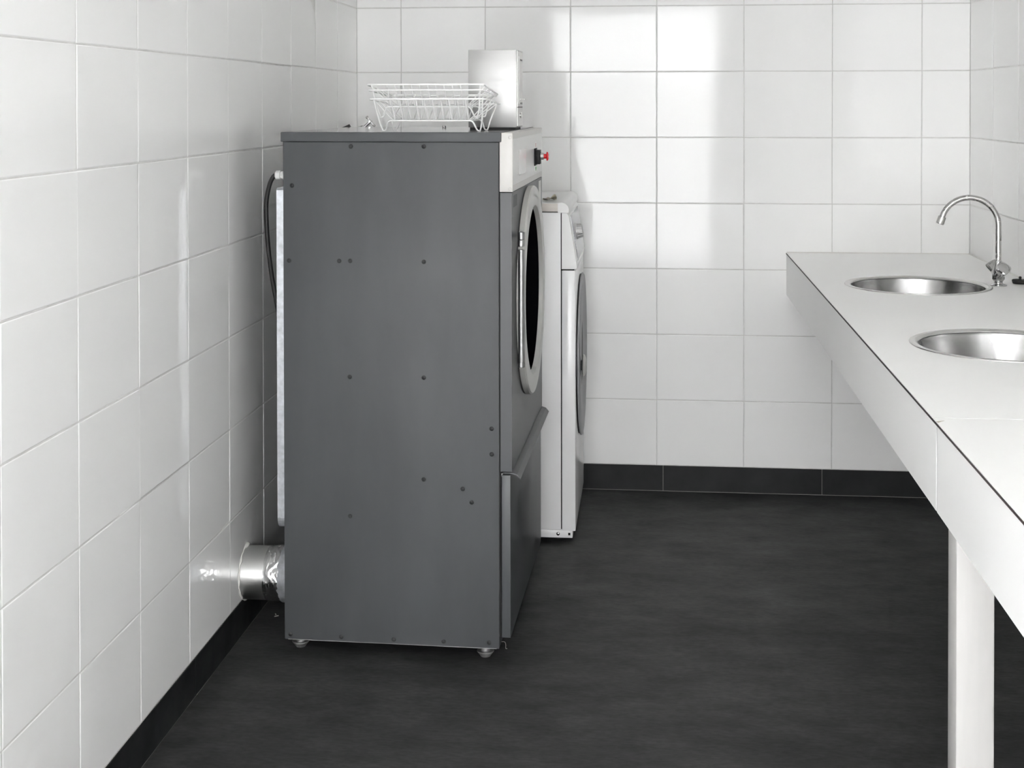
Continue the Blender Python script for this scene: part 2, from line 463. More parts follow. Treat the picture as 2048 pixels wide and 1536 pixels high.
bm = prism(B(), [(0.562, 1.2860), (0.586, 1.2860), (0.586, 1.2800), (0.574, 1.2735), (0.562, 1.2800)], 0, 0.6218, 0.6222)
obj('start_mark', bm, 'green_print', cp)

# front panel with label
def plate_with_hole(x0, x1, y0, y1, z0, z1, cy, cz, r, N=72):
    bm = B()
    angs = [2 * PI * k / N for k in range(N)] + [math.atan2(z - cz, y - cy) % (2 * PI) for y in (y0, y1) for z in (z0, z1)]
    angs = sorted(set(angs)); n = len(angs)
    def outer(t):
        c, q = math.cos(t), math.sin(t); best = 9
        if c > 1e-9: best = min(best, (y1 - cy) / c)
        if c < -1e-9: best = min(best, (y0 - cy) / c)
        if q > 1e-9: best = min(best, (z1 - cz) / q)
        if q < -1e-9: best = min(best, (z0 - cz) / q)
        return cy + c * best, cz + q * best
    L = {}
    for x in (x0, x1):
        L[x] = ([bm.verts.new((x, cy + r * math.cos(t), cz + r * math.sin(t))) for t in angs], [bm.verts.new((x, *outer(t))) for t in angs])
    (I0, O0), (I1, O1) = L[x0], L[x1]
    for k in range(n):
        j = (k + 1) % n
        bm.faces.new((I0[k], I0[j], O0[j], O0[k])); bm.faces.new((I1[k], O1[k], O1[j], I1[j]))
        bm.faces.new((O0[k], O0[j], O1[j], O1[k])); bm.faces.new((I0[k], I1[k], I1[j], I0[j]))
    return bm
fp = obj('front_panel', plate_with_hole(0.5870, 0.6175, 0.001, 0.80, 0.5080, 1.2440, 0.388, 0.9395, 0.256), 'dryer_front', dry)
obj('type_label', bx(0.6175, 0.6180, 0.038, 0.118, 1.2030, 1.2340), 'grey_label', fp)
obj('warning_label', bx(0.6175, 0.6180, 0.70, 0.765, 1.165, 1.235), 'cream_panel', fp)
# lower panel and pull lip
lp = obj('lower_panel', bx(0.5895, 0.6135, 0.001, 0.80, 0.0680, 0.4985, 0.0015, 2), 'dryer_front', dry, smooth=40)
poly = [(0.5925, 0.5055), (0.6170, 0.5060), (0.6305, 0.5015), (0.6400, 0.4900), (0.6385, 0.4888), (0.6290, 0.4990), (0.6165, 0.5030), (0.5925, 0.5028)]
bm = prism(B(), poly, 1, 0.001, 0.798)
obj('pull_lip', bm, 'dryer_front', lp, smooth=25)
bm = lathe(B(), [(0.004, 0.0), (0.004, 0.012), (0, 0.012)], (0.5885, 0.02, 0.497), (0, -1, 0), 12)
obj('hinge_pin', bm, 'zinc_foot', lp, smooth=40)

# round door: ring, glass and long handle
DC = (0.388, 0.9395)            # centre in local y, z
dr = obj('door_ring', lathe(B(), [(0.254, 0.002), (0.300, 0.002), (0.3005, 0.016), (0.297, 0.0205), (0.290, 0.0215), (0.250, 0.0215), (0.243, 0.0205), (0.2405, 0.014), (0.2370, 0.004), (0.240, -0.004), (0.254, 0.002)], (0.6175, DC[0], DC[1]), (1, 0, 0), 96), 'light_grey_plastic', dry, smooth=30)
obj('door_gasket', lathe(B(), [(0.262, 0.0005), (0.262, 0.0030), (0.296, 0.0030), (0.296, 0.0005), (0.262, 0.0005)], (0.6175, DC[0], DC[1]), (1, 0, 0), 64), 'dark_rubber', dry, smooth=30)
obj('glass', lathe(B(), [(0.2380, 0.0080), (0.20, 0.0075), (0.12, 0.0065), (0.0, 0.006)], (0.6175, DC[0], DC[1]), (1, 0, 0), 64), 'black_glass', dr, smooth=40)
hd = obj('door_handle', lathe(B(), [(0.0086, 0.0), (0.0086, 0.300)], (0.6375, 0.046, 0.790), (0, 0, 1), 20, True, True), 'brushed_alu', dry, smooth=40)
for z0, z1 in ((0.7765, 0.7900), (1.0985, 1.1160), (1.1170, 1.1370)):
    obj('end_cap', lathe(B(), [(0.0086, 0.0), (0.0092, 0.001), (0.0092, z1 - z0 - 0.001), (0.0086, z1 - z0)], (0.6375, 0.046, z0), (0, 0, 1), 20, True, True), 'brushed_alu', hd, smooth=30)
for z0, z1 in ((0.778, 0.790), (1.117, 1.136)):
    obj('bracket', bx(0.6300, 0.6372, 0.050, 0.118, z0 + 0.001, z1 - 0.001, 0.001, 1), 'light_grey_plastic', hd)

# back cover, cable, feet
bm = prism(B(), arc((0.05, 0.3576), 0.03, 180, 270, 6) + arc((0.70, 0.3576), 0.03, 270, 360, 6) + [(0.73, 1.246), (0.724, 1.2517), (0.026, 1.2517), (0.02, 1.246)], 0, -0.0245, 0.0015)
obj('back_cover', bm, 'galvanised', dry)
cg = obj('cable_gland', lathe(B(), [(0.011, 0.0), (0.011, 0.018), (0.0135, 0.019), (0.0135, 0.030), (0.0105, 0.032), (0.0105, 0.037), (0.013, 0.038), (0.0125, 0.050), (0.0075, 0.0535)], (0.002, 0.10, 1.2825), (-1, 0, 0), 18, True, True), 'white_plastic', dry, smooth=30)
path = smoothpath([(-0.045, .1, 1.2825), (-0.0555, .1, 1.279), (-0.0676, .1, 1.256), (-0.0767, .1, 1.210), (-0.0770, .1, 1.158), (-0.0715, .1, 1.075), (-0.0604, .1, .992), (-0.048, .1, .925), (-0.040, .11, .85), (-0.036, .13, .70), (-0.034, .16, .50)], 6)
obj('power_cable', tube(B(), path, 0.0062, 10), 'dark_rubber', dry, smooth=60)
ft = None
for x, y in ((0.540, 0.045), (0.030, 0.052), (0.540, 0.750), (0.030, 0.750)):
    if ft is None:
        bm = lathe(B(), [(0, 0), (0.0135, 0.0), (0.0145, 0.002), (0.0210, 0.011), (0.0232, 0.0135), (0.0232, 0.0155), (0.0200, 0.0160), (0.0125, 0.0160), (0.0125, 0.0245), (0.007, 0.0250), (0.007, 0.042)], (0, 0, 0), (0, 0, 1), 24)
        ft = obj('foot', bm, 'zinc_foot', dry, (x, y, 0), smooth=30)
    else:
        copy_of(ft, dry, (x, y, 0))

# ------------------------------------------------------------------ exhaust duct in the left wall
duct = empty('exhaust_duct', (0.0, -1.490, 0.163))
tag(duct, 'round silvery exhaust duct between the left wall and the dryer', 'duct')
obj('pipe', lathe(B(), [(0.0728, -0.003), (0.0728, 0.074)], (0, 0, 0), (1, 0, 0), 64), 'duct_alu', duct, smooth=40)
bm = B(); n, mrow = 120, 22; rings = []
from mathutils import noise as mnoise
for i in range(mrow):
    t = i / (mrow - 1); x = 0.066 + 0.046 * t; row = []
    for k in range(n):
        a = 2 * PI * k / n
        q = Vector((x * 55, math.cos(a) * 4.2, math.sin(a) * 4.2))
        ridge = abs(mnoise.noise(q)) + 0.6 * abs(mnoise.noise(q * 2.3))
        r = 0.0736 + 0.0016 * t + 0.0042 * (0.45 - ridge) * min(1, 4 * t + 0.15)
        row.append(bm.verts.new((x + 0.0016 * mnoise.noise(Vector((3, math.cos(a) * 3, math.sin(a) * 3))), math.cos(a) * r, math.sin(a) * r)))
    rings.append(row)
for A, C in zip(rings, rings[1:]):
    for k in range(n): bm.faces.new((A[k], A[(k + 1) % n], C[(k + 1) % n], C[k]))
obj('foil_tape', bm, 'foil', duct, smooth=35)
obj('collar', lathe(B(), [(0.0735, 0.104), (0.0775, 0.112), (0.0780, 0.1515)], (0, 0, 0), (1, 0, 0), 64), 'galvanised', duct, smooth=40)
pts = [(0.001 + 0.001 * math.sin(k * 1.7), math.cos(2 * PI * k / 60) * 0.0745, math.sin(2 * PI * k / 60) * 0.0745) for k in range(60)]
rad = [0.0026 + 0.0012 * math.sin(k * 0.9) + (0.0055 * math.exp(-((k - 14) / 1.6) ** 2)) for k in range(60)]
obj('sealant_bead', tube(B(), pts, rad, 8, closed=True), 'sealant', duct, smooth=70)

# ------------------------------------------------------------------ washing machine
wm = empty('washing_machine', (0.0, -0.650, 0.0))
tag(wm, 'white front-loading washing machine half hidden behind the dryer', 'washing machine')
WY = 0.597
obj('cabinet', bx(0.290, 0.8335, 0.0, WY, 0.0440, 1.1120, 0.002, 2), 'white_enamel', wm, smooth=40)
obj('front_panel', bx(0.8365, 0.8825, 0.0005, WY, 0.0400, 0.9180, 0.003, 2), 'white_enamel', wm, smooth=40)
bm = bx(0.832, 0.8500, 0.0035, WY - 0.0035, 0.046, 1.108)
box(bm, 0.850, 0.8780, 0.0035, WY - 0.0035, 0.90, 0.926)
obj('gap_strip', bm, 'gap_black', wm)
# control head: wedge with sloping face
poly = [(0.8365, 1.1105), (0.8530, 1.1105), (0.8600, 1.1000), (0.8880, 0.9300), (0.8865, 0.9225), (0.8365, 0.9225)]
ch = obj('control_head', prism(B(), poly, 1, 0.0005, WY), 'white_plastic', wm)
def slope(s, t, off):           # s from top (0) to bottom (1) of the sloping face, off = outwards
    a, b = Vector((0.8600, 0, 1.1000)), Vector((0.8880, 0, 0.9300))
    d = (b - a).normalized(); nrm = Vector((-d.z, 0, d.x))
    if nrm.x < 0: nrm = -nrm
    q = a + (b - a) * s + nrm * off
    return Vector((q.x, t, q.z)), nrm
def slope_plate(name, s0, s1, y0, y1, th, m, parent):
    bm = B(); vs = []
    for off in (0.0, th):
        for s, y in ((s0, y0), (s0, y1), (s1, y1), (s1, y0)):
            vs.append(bm.verts.new(slope(s, y, off)[0]))
    a, b = vs[:4], vs[4:]
    bm.faces.new(a[::-1]); bm.faces.new(b)
    for i in range(4): bm.faces.new((a[i], a[(i + 1) % 4], b[(i + 1) % 4], b[i]))
    return obj(name, bm, m, parent)
slope_plate('fascia', 0.04, 0.93, 0.075, 0.560, 0.0018, 'washer_panel_grey', ch)
for k in range(6):
    slope_plate('marking', 0.38 + k * 0.055, 0.40 + k * 0.055, 0.085, 0.105, 0.0021, 'grey_label', ch)
slope_plate('drawer_mark', 0.70, 0.88, 0.085, 0.10, 0.0022, 'grey_label', ch)
q, nrm = slope(0.42, 0.235, 0.0015)
bm = B(); rings = []; u, w = frame_of(nrm); NK = 72
for h, rr in ((0.0, 0.0285), (0.004, 0.0285), (0.0045, 0.0255), (0.020, 0.0235), (0.022, 0.0215)):
    row = []
    for k in range(NK):
        a = 2 * PI * k / NK
        r = rr - (0.0016 if (k // 2) % 2 and 0.0044 < h < 0.021 else 0)
        row.append(bm.verts.new(q + nrm * h + (u * math.cos(a) + w * math.sin(a)) * r))
    rings.append(row)
for A, C in zip(rings, rings[1:]):
    for k in range(NK): bm.faces.new((A[k], A[(k + 1) % NK], C[(k + 1) % NK], C[k]))
bm.faces.new(rings[-1]); bm.faces.new(rings[0][::-1])
obj('programme_knob', bm, 'silver_plastic', ch, smooth=30)
# worktop with rounded front cap
wt = obj('worktop', bx(0.285, 0.8245, -0.0015, WY + 0.002, 1.1155, 1.1430, 0.0006, 1), 'beige_edge', wm)
obj('top_sheet', bx(0.285, 0.8235, -0.0005, WY + 0.001, 1.1430, 1.1445), 'white_plastic', wt)
poly = [(0.8238, 1.1120), (0.8238, 1.1450), (0.8350, 1.1465)] + arc((0.8350, 1.1205), 0.026, 85, 5, 8) + [(0.8600, 1.1120)]
obj('front_cap', prism(B(), poly, 1, -0.0025, WY + 0.003), 'white_plastic', wt, smooth=35)
# plinth rail
pl = obj('plinth_rail', bx(0.300, 0.8725, 0.001, WY, 0.0165, 0.0430, 0.0022, 2), 'white_enamel', wm, smooth=40)
obj('screw', lathe(B(), [(0.0062, 0.0), (0.0060, 0.001), (0.0040, 0.0026), (0, 0.0030)], (0.8235, 0.001, 0.0300), (0, -1, 0), 16), 'chrome', pl, smooth=40)
obj('square_hole', bx(0.8575, 0.8650, 0.0002, 0.004, 0.0262, 0.0345), 'gap_black', pl)
for x, y in ((0.82, 0.06), (0.82, 0.54), (0.34, 0.06), (0.34, 0.54)):
    obj('foot', lathe(B(), [(0.022, 0.0), (0.022, 0.008), (0.010, 0.010), (0.010, 0.018)], (x, y, 0), (0, 0, 1), 18, True, True), 'dark_rubber', wm, smooth=30)
# porthole door, handle on the near side
wd = obj('door', lathe(B(), [(0.276, 0.004), (0.286, 0.006), (0.286, 0.010), (0.280, 0.0135), (0.235, 0.0155), (0.205, 0.0160), (0.19, 0.011), (0.12, 0.003), (0.0, 0.001)], (0.8825, 0.298, 0.588), (1, 0, 0), 80), 'washer_door', wm, smooth=40)
obj('door_seal', lathe(B(), [(0.281, 0.0), (0.281, 0.005)], (0.8822, 0.298, 0.588), (1, 0, 0), 64, True, True), 'dark_rubber', wm)
hl = obj('handle_mount', bx(0.8822, 0.9045, 0.058, 0.076, 0.572, 0.604, 0.002, 1), 'black_plastic', wm)
bm = lathe(B(), [(0.0, -0.001), (0.030, 0.0), (0.038, 0.003), (0.034, 0.008), (0.020, 0.0125), (0.0, 0.014)], (0.9035, 0.067, 0.588), (1, 0, 0), 32)
obj('handle', bm, 'light_grey_plastic', hl, smooth=50)
obj('latch_plate', bx(0.8825, 0.8845, 0.004, 0.055, 0.560, 0.625), 'grey_label', wm)

# crumpled scrap on the washer
bm = B(); G = 12
grid = []
for i in range(G):
    row = []
    for j in range(5):
        a = i / (G - 1); b = j / 4
        x = 0.765 + 0.045 * a + 0.004 * math.sin(b * 5); y = -0.57 + 0.07 * b
        z = 1.1452 + 0.004 + 0.019 * (a ** 1.6) * (0.5 + 0.5 * math.sin(2.2 + b * 3.2)) + 0.004 * math.sin(a * 9 + b * 4)
        row.append(bm.verts.new((x, y, max(1.1450, z))))
    grid.append(row)
for i in range(G - 1):
    for j in range(4): bm.faces.new((grid[i][j], grid[i + 1][j], grid[i + 1][j + 1], grid[i][j + 1]))
r = bmesh.ops.solidify(bm, geom=bm.faces[:], thickness=0.0022)
sc = obj('crumpled_scrap', bm, 'beige_scrap', smooth=50)
tag(sc, 'small beige crumpled scrap lying on the washing machine top', 'scrap')

# ------------------------------------------------------------------ stainless coin box on the dryer
def dloc(x, y, z):
    c, s = math.cos(DA), math.sin(DA)
    return (D_ORG[0] + c * x - s * y, D_ORG[1] + s * x + c * y, z)
cb = empty('coin_box', dloc(0.4415, 0.400, 1.4032), DA)
tag(cb, 'upright brushed stainless steel coin box standing on the dryer', 'coin box')
BW, BD, BH = 0.1425, 0.150, 0.2325
obj('casing', bx(0, BW, 0, BD, 0.0055, BH, 0.0012, 2), 'stainless', cb, smooth=40)
obj('foot_gap_shade', bx(0.004, BW - 0.006, 0.004, BD - 0.004, 0.0, 0.0056), 'dark_rubber', cb)  # dark slab stands in for the shadowed gap between the feet
fd = obj('front_plate', bx(BW, BW + 0.0012, 0.010, BD - 0.006, 0.066, BH - 0.004), 'stainless_front', cb)
obj('notice', bx(BW + 0.0012, BW + 0.0017, 0.026, 0.066, 0.075, BH - 0.018), 'white_plastic', fd)
obj('coin_rest', tube(B(), [(BW, 0.075, 0.088), (BW + 0.012, 0.075, 0.088), (BW + 0.016, 0.085, 0.088), (BW + 0.012, 0.095, 0.088), (BW, 0.095, 0.088)], 0.0014, 6), 'chrome', fd, smooth=60)
for z in (0.076, 0.205):
    for y in (0.088, 0.118): obj('screw', lathe(B(), [(0.003, 0), (0.0026, 0.0012), (0, 0.0014)], (BW + 0.0012, y, z), (1, 0, 0), 10), 'screw_dark', fd, smooth=40)
ld = obj('cash_door', bx(BW, BW + 0.0012, 0.010, BD - 0.006, 0.010, 0.0635), 'stainless_front', cb)
obj('lock', lathe(B(), [(0.0085, 0), (0.0085, 0.003), (0.006, 0.0042), (0, 0.0042)], (BW + 0.0012, 0.085, 0.040), (1, 0, 0), 18), 'chrome', ld, smooth=35)
obj('seam', bx(BW, BW + 0.0006, 0.008, BD - 0.004, 0.0635, 0.066), 'gap_black', cb)
pth = smoothpath([(0.010, BD + 0.0, 0.030), (-0.012, BD + 0.02, 0.034), (-0.026, BD + 0.09, 0.024), (-0.034, BD + 0.17, 0.004), (-0.036, BD + 0.215, 0.0045), (-0.037, BD + 0.245, 0.0045)], 6)
obj('cable', tube(B(), pth, 0.0035, 8), 'grey_label', cb, smooth=60)

# brass-coloured stop behind the rack
vs = obj('small_valve', lathe(B(), [(0.004, 0), (0.006, 0.001), (0.006, 0.006), (0.003, 0.008), (0, 0.008)], dloc(0.325, 0.66, 1.4032), (0, 0, 1), 12), 'chrome_worn', smooth=40)
tag(vs, 'tiny brownish screw cap lying on the dryer behind the racks', 'cap')

# ------------------------------------------------------------------ two nested wire dish racks on the dryer
def dish_rack(zoff, label, slope_z, x0, x1, near_z, second):
    """local frame of the dryer, base z=0 on the lid"""
    root = empty('dish_rack', dloc(0, 0, 1.4032 + zoff), DA)
    tag(root, label, 'dish rack', 'wire dish racks on the dryer')
    y0, y1 = 0.020, 0.315
    fz = near_z - slope_z
    bx0, bx1, by0, by1, bz = x0 + 0.048, x1 - 0.050, y0 + 0.050, y1 - 0.075, 0.030
    def rimz(y): return near_z + (fz - near_z) * (y - y0) / (y1 - y0)
    def ring(za, zb, e, r):
        pts = []
        for (cx, cy, a0) in ((x1 - 0.012 + e, y0 + 0.012 - e, -90), (x1 - 0.012 + e, y1 - 0.012 + e, 0), (x0 + 0.012 - e, y1 - 0.012 + e, 90), (x0 + 0.012 - e, y0 + 0.012 - e, 180)):
            for (px, py) in arc((cx, cy), 0.012, a0, a0 + 90, 5):
                pts.append((px, py, za + (zb - za) * (py - y0) / (y1 - y0)))
        return tube(B(), pts, r, 8, closed=True)
    obj('rim', ring(near_z, fz, 0, 0.0024), 'wire_coat', root, smooth=60)
    if second:
        obj('lower_rim', ring(near_z - 0.0145, fz - 0.004, -0.002, 0.0021), 'wire_coat', root, smooth=60)
    bpts = [(bx0, by0, bz), (bx1, by0, bz), (bx1, by1, bz), (bx0, by1, bz)]
    obj('base_frame', tube(B(), bpts, 0.0019, 6, closed=True), 'wire_coat', root)
    n = 10; w0 = None
    for k in range(n):
        x = bx0 + 0.008 + (bx1 - bx0 - 0.016) * k / (n - 1) + (-0.004 if second else 0.002)
        if w0 is None:
            pts = [(0, y0 + 0.002, near_z), (0, by0 - 0.004, bz + 0.012), (0, by0 + 0.006, bz + 0.002), (0, by1 - 0.006, bz + 0.002), (0, by1 + 0.006, bz + 0.012), (0, y1 - 0.002, fz)]
            w0 = obj('cross_wire', tube(B(), pts, 0.0020, 6), 'wire_coat', root, (x, 0, 0), smooth=60)
        else:
            copy_of(w0, root, (x, 0, 0))
    for sx, bxx, s in ((x0 + 0.002, bx0, 1), (x1 - 0.002, bx1, -1)):
        for k in range(4):
            yy = y0 + 0.05 + (y1 - y0 - 0.10) * k / 3
            yb = by0 + 0.012 + (by1 - by0 - 0.024) * k / 3
            pts = [(sx, yy, rimz(yy)), (bxx - s * 0.006, yb, bz + 0.010), (bxx + s * 0.006, yb, bz + 0.001)]
            obj('end_wire', tube(B(), pts, 0.0015, 6), 'wire_coat', root, smooth=60)
    l0 = None
    for k in range(4):
        y = by0 + (by1 - by0) * (k + 1) / 5
        if l0 is None:
            l0 = obj('base_wire', tube(B(), [(bx0, 0, bz - 0.001), (bx1, 0, bz - 0.001)], 0.0015, 6), 'wire_coat', root, (0, y, 0))
        else: copy_of(l0, root, (0, y, 0))
    p0 = None
    for yy in (() if second else (by0 + 0.075,)):
        for k in range(9):
            x = bx0 + 0.020 + (bx1 - bx0 - 0.040) * k / 8
            if p0 is None:
                pts = [(-0.004, 0, bz), (-0.003, 0, bz + 0.030), (0, 0, bz + 0.034), (0.003, 0, bz + 0.030), (0.004, 0, bz)]
                p0 = obj('plate_prong', tube(B(), pts, 0.0013, 6), 'wire_coat', root, (x, yy, 0), smooth=60)
            else: copy_of(p0, root, (x, yy, 0))
    for cx, bxx, s in ((x0, bx0, 1), (x1, bx1, -1)):
        for cy, byy, t in ((y0, by0, 1), (y1, by1, -1)):
            fx, fy = bxx - s * 0.022, byy + t * 0.012
            pts = smoothpath([(cx + s * 0.010, cy + t * 0.006, rimz(cy)), (fx - s * 0.010, fy - t * 0.012, 0.030), (fx - s * 0.004, fy, 0.005), (fx, fy, 0.0020), (fx + s * 0.006, fy, 0.006), (fx + s * 0.016, byy, 0.027), (bxx + s * 0.012, byy, bz)], 5)
            obj('foot', tube(B(), pts, 0.0022, 6), 'wire_coat', root, smooth=60)
    return root
dish_rack(0.0, 'lower white wire dish rack, its feet standing on the dryer lid', 0.014, 0.2320, 0.5470, 0.0880, False)
dish_rack(0.0375, 'upper white wire dish rack nested inside the other one', 0.026, 0.2265, 0.5400, 0.0890, True)

# ------------------------------------------------------------------ wall taps behind the dryer
tp = empty('wall_tap', (0.002, -0.290, 1.342))
tag(tp, 'chrome wall tap with cross handle poking up behind the dryer', 'tap')
ax = Vector((0.72, 0, 0.62)).normalized()
obj('wall_stub', tube(B(), [(0.0, 0, 0.0), (0.045, 0, 0.004), (0.060, 0, 0.026)], 0.013, 16), 'chrome_worn', tp, smooth=50)
st = Vector((0.050, 0, 0.018))
obj('bonnet', lathe(B(), [(0.016, 0.0), (0.0165, 0.034), (0.0135, 0.038), (0.0110, 0.046), (0.0085, 0.050), (0.0058, 0.052), (0.0058, 0.080)], st, ax, 20, True, True), 'chrome', tp, smooth=35)
top = st + ax * 0.081
cross = Vector((-ax.z, 0, ax.x))
hb = obj('cross_handle', tube(B(), [top - cross * 0.020, top + cross * 0.020], 0.0038, 10), 'chrome', tp, smooth=50)
bm = tube(B(), [top - Vector((0, 0.02, 0)), top + Vector((0, 0.02, 0))], 0.0038, 10)
obj('cross_bar', bm, 'chrome', hb, smooth=50)
for e in (top - cross * 0.020, top + cross * 0.020):
    bm = B(); bmesh.ops.create_uvsphere(bm, u_segments=12, v_segments=8, radius=0.0056, matrix=Matrix.Translation(e))
    obj('knob_end', bm, 'chrome', hb, smooth=60)
hz = obj('hose_elbow', tube(B(), smoothpath([(0.0, -0.74, 1.330), (0.035, -0.74, 1.345), (0.075, -0.74, 1.370), (0.138, -0.74, 1.399)], 5), 0.0125, 14), 'dark_rubber', smooth=50)
tag(hz, 'black rubber hose end sticking up between dryer and left wall', 'hose')

# ------------------------------------------------------------------ counter
ZC = 0.9152
def fx(y): return 1.6440 + 0.0049 * y            # front edge line, y negative
CE = -4.30
ct = empty('vanity_counter', (0, 0, 0))
tag(ct, 'long white laminate counter with two round basins on the right wall', 'counter')
SINKS = [(1.9535, -0.905), (1.9560, -1.955)]
SR = 0.2140
def slab_with_holes(y0, y1, holes):
    """flat top from y0 (near) to y1 (far) with round holes, made as a closed thin slab"""
    bm = B(); zt, zb = ZC, ZC - 0.0035
    cuts = [y0]
    for (hx, hy) in sorted(holes, key=lambda h: h[1]):
        cuts += [hy - 0.27, hy + 0.27]
    cuts.append(y1)
    def quad(a, b):
        P = [(fx(a), a), (W - 0.002, a), (W - 0.002, b), (fx(b), b)]
        for z in (zt, zb):
            bm.faces.new([bm.verts.new((x, y, z)) for x, y in (P if z == zt else P[::-1])])
    hs = sorted(holes, key=lambda h: h[1])
    for i in range(len(cuts) - 1):
        a, b = cuts[i], cuts[i + 1]
        if i % 2 == 0: quad(a, b)
        else:
            hx, hy = hs[i // 2]; N = 96
            x0, x1 = lambda y: fx(y), W - 0.002
            angs = [2 * PI * k / N for k in range(N)]
            for cxx, cyy in ((x0(a), a), (x1, a), (x1, b), (x0(b), b)):
                angs.append(math.atan2(cyy - hy, cxx - hx) % (2 * PI))
            angs = sorted(set(angs))
            def outer(t):
                c, s = math.cos(t), math.sin(t); best = 9
                if c > 1e-9: best = min(best, (x1 - hx) / c)
                if c < -1e-9:
                    best = min(best, (hx - (1.644 + 0.0049 * hy)) / (-c + 0.0049 * s))
                if s > 1e-9: best = min(best, (b - hy) / s)
                if s < -1e-9: best = min(best, (a - hy) / s)
                return hx + c * best, hy + s * best
            for z in (zt, zb):
                I = [bm.verts.new((hx + SR * math.cos(t), hy + SR * math.sin(t), z)) for t in angs]
                O = [bm.verts.new((*outer(t), z)) for t in angs]
                n = len(angs)
                for k in range(n):
                    bm.faces.new((I[k], O[k], O[(k + 1) % n], I[(k + 1) % n]))
    bmesh.ops.remove_doubles(bm, verts=bm.verts[:], dist=1e-5)
    # close outer and inner walls
    for e in [e for e in bm.edges if len(e.link_faces) == 1 and e.verts[0].co.z > ZC - 1e-5]:
        v0, v1 = e.verts
        lo = [bm.verts.new((v.co.x, v.co.y, zb)) for v in (v1, v0)]
        bm.faces.new((v0, v1, lo[0], lo[1]))
    bmesh.ops.remove_doubles(bm, verts=bm.verts[:], dist=1e-5)
    return bm
SEAM = -2.722
obj('top_panel', slab_with_holes(SEAM + 0.0026, -0.0015, SINKS), 'laminate', ct)
obj('top_panel', slab_with_holes(CE, SEAM - 0.0026, []), 'laminate', ct)
def strip(name, y0, y1, z0, z1, off0, off1, m):
    bm = B(); vs = []
    for z in (z0, z1):
        for y, o in ((y0, off0), (y0, off1), (y1, off1), (y1, off0)):
            vs.append(bm.verts.new((fx(y) + o, y, z)))
    a, b = vs[:4], vs[4:]
    bm.faces.new(a[::-1]); bm.faces.new(b)
    for i in range(4): bm.faces.new((a[i], a[(i + 1) % 4], b[(i + 1) % 4], b[i]))
    return obj(name, bm, m, ct)
o = strip('core_edge', CE, -0.0015, ZC - 0.0052, ZC - 0.0016, -0.0012, 0.0300, 'laminate_core'); tag(o, 'dark brown exposed edge line')
FS = -2.757
strip('fascia_panel', FS + 0.0034, -0.002, 0.7570, ZC - 0.0054, 0.0, 0.016, 'laminate')
strip('fascia_panel', CE, FS - 0.0034, 0.7570, ZC - 0.0054, 0.0, 0.016, 'laminate')
strip('seam_backing', FS - 0.01, FS + 0.01, 0.7580, ZC - 0.0056, 0.0010, 0.0155, 'grey_label')
strip('seam_backing', SEAM - 0.01, SEAM + 0.01, ZC - 0.0050, ZC - 0.0012, 0.004, 0.66, 'grey_label')
bm = prism(B(), [(fx(-2.755) - 0.0002, -2.752), (fx(-2.755) + 0.016, -2.744), (fx(-2.755) + 0.010, -2.750), (fx(-2.755) + 0.002, -2.760)], 2, ZC - 0.001, ZC + 0.0004)
o = obj('chipped_corner', bm, 'beige_scrap', ct); tag(o, 'small chip at the seam showing brown core')
obj('leg', bx(1.655, 1.7205, -2.801, -2.7355, 0.0, 0.884, 0.004, 2), 'painted_wood', ct, smooth=40)
obj('leg', bx(1.655, 1.7205, -4.27, -4.205, 0.0, 0.884, 0.004, 2), 'painted_wood', ct, smooth=40)
for y0, y1 in ((-4.25, -4.215), (-2.79, -2.745)):
    obj('cross_rail', bx(1.672, W - 0.02, y0, y1, 0.80, 0.884), 'painted_wood', ct)
obj('wall_seal', tube(B(), [(1.646, -0.0015, ZC + 0.0005), (W - 0.003, -0.0015, ZC + 0.0005), (W - 0.003, CE, ZC + 0.0005)], 0.0028, 6), 'sealant', ct)

# ------------------------------------------------------------------ sinks
for i, (x, y) in enumerate(SINKS):
    s = empty('round_sink', (x, y, ZC))
    tag(s, ['round stainless steel basin next to the tap, farther from the camera', 'round stainless steel basin nearer the camera, cut by the frame'][i], 'sink', 'round basins in the counter')
    obj('rim', lathe(B(), [(0.2205, 0.0002), (0.2200, 0.0018), (0.2170, 0.0028), (0.2080, 0.0024), (0.2020, 0.0004), (0.2000, -0.0035), (0.2015, -0.0055), (0.2040, -0.0060)], (0, 0, 0), (0, 0, 1), 96), 'sink_rim', s, smooth=50)
    obj('bowl', lathe(B(), [(0.2040, -0.0060), (0.2035, -0.012), (0.2000, -0.03), (0.1930, -0.105), (0.1850, -0.130), (0.1650, -0.148), (0.1300, -0.156), (0.030, -0.160)], (0, 0, 0), (0, 0, 1), 96), 'sink_steel', s, smooth=50)
    obj('drain', lathe(B(), [(0.034, -0.1590), (0.030, -0.1575), (0.022, -0.1600), (0.020, -0.175), (0.0, -0.175)], (0, 0, 0), (0, 0, 1), 32), 'chrome', s, smooth=40)

# ------------------------------------------------------------------ tap on the counter
fa = empty('mixer_tap', (2.1985, -0.892, ZC + 0.0004))
tag(fa, 'chrome mixer tap with tall curved spout and two handles on the counter', 'tap')
obj('base', lathe(B(), [(0, 0), (0.0262, 0.0), (0.0262, 0.0022), (0.0200, 0.0048), (0.0135, 0.0075), (0.0130, 0.0130), (0.0160, 0.0200)], (0, 0, 0), (0, 0, 1), 36), 'chrome', fa, smooth=50)
obj('body', lathe(B(), [(0.0130, 0.012), (0.0185, 0.020), (0.0180, 0.040), (0.0150, 0.058), (0.0120, 0.072), (0.0110, 0.078), (0.0, 0.080)], (0, 0, 0), (0, 0, 1), 28), 'chrome', fa, smooth=50)
R_ = 0.0865; zc = 0.1845
pts = [(0, 0, 0.060), (0, 0, 0.12), (0, 0, 0.16)] + [(-R_ + px, 0, zc + pz) for px, pz in arc((0, 0), R_, 0, 164, 26)]
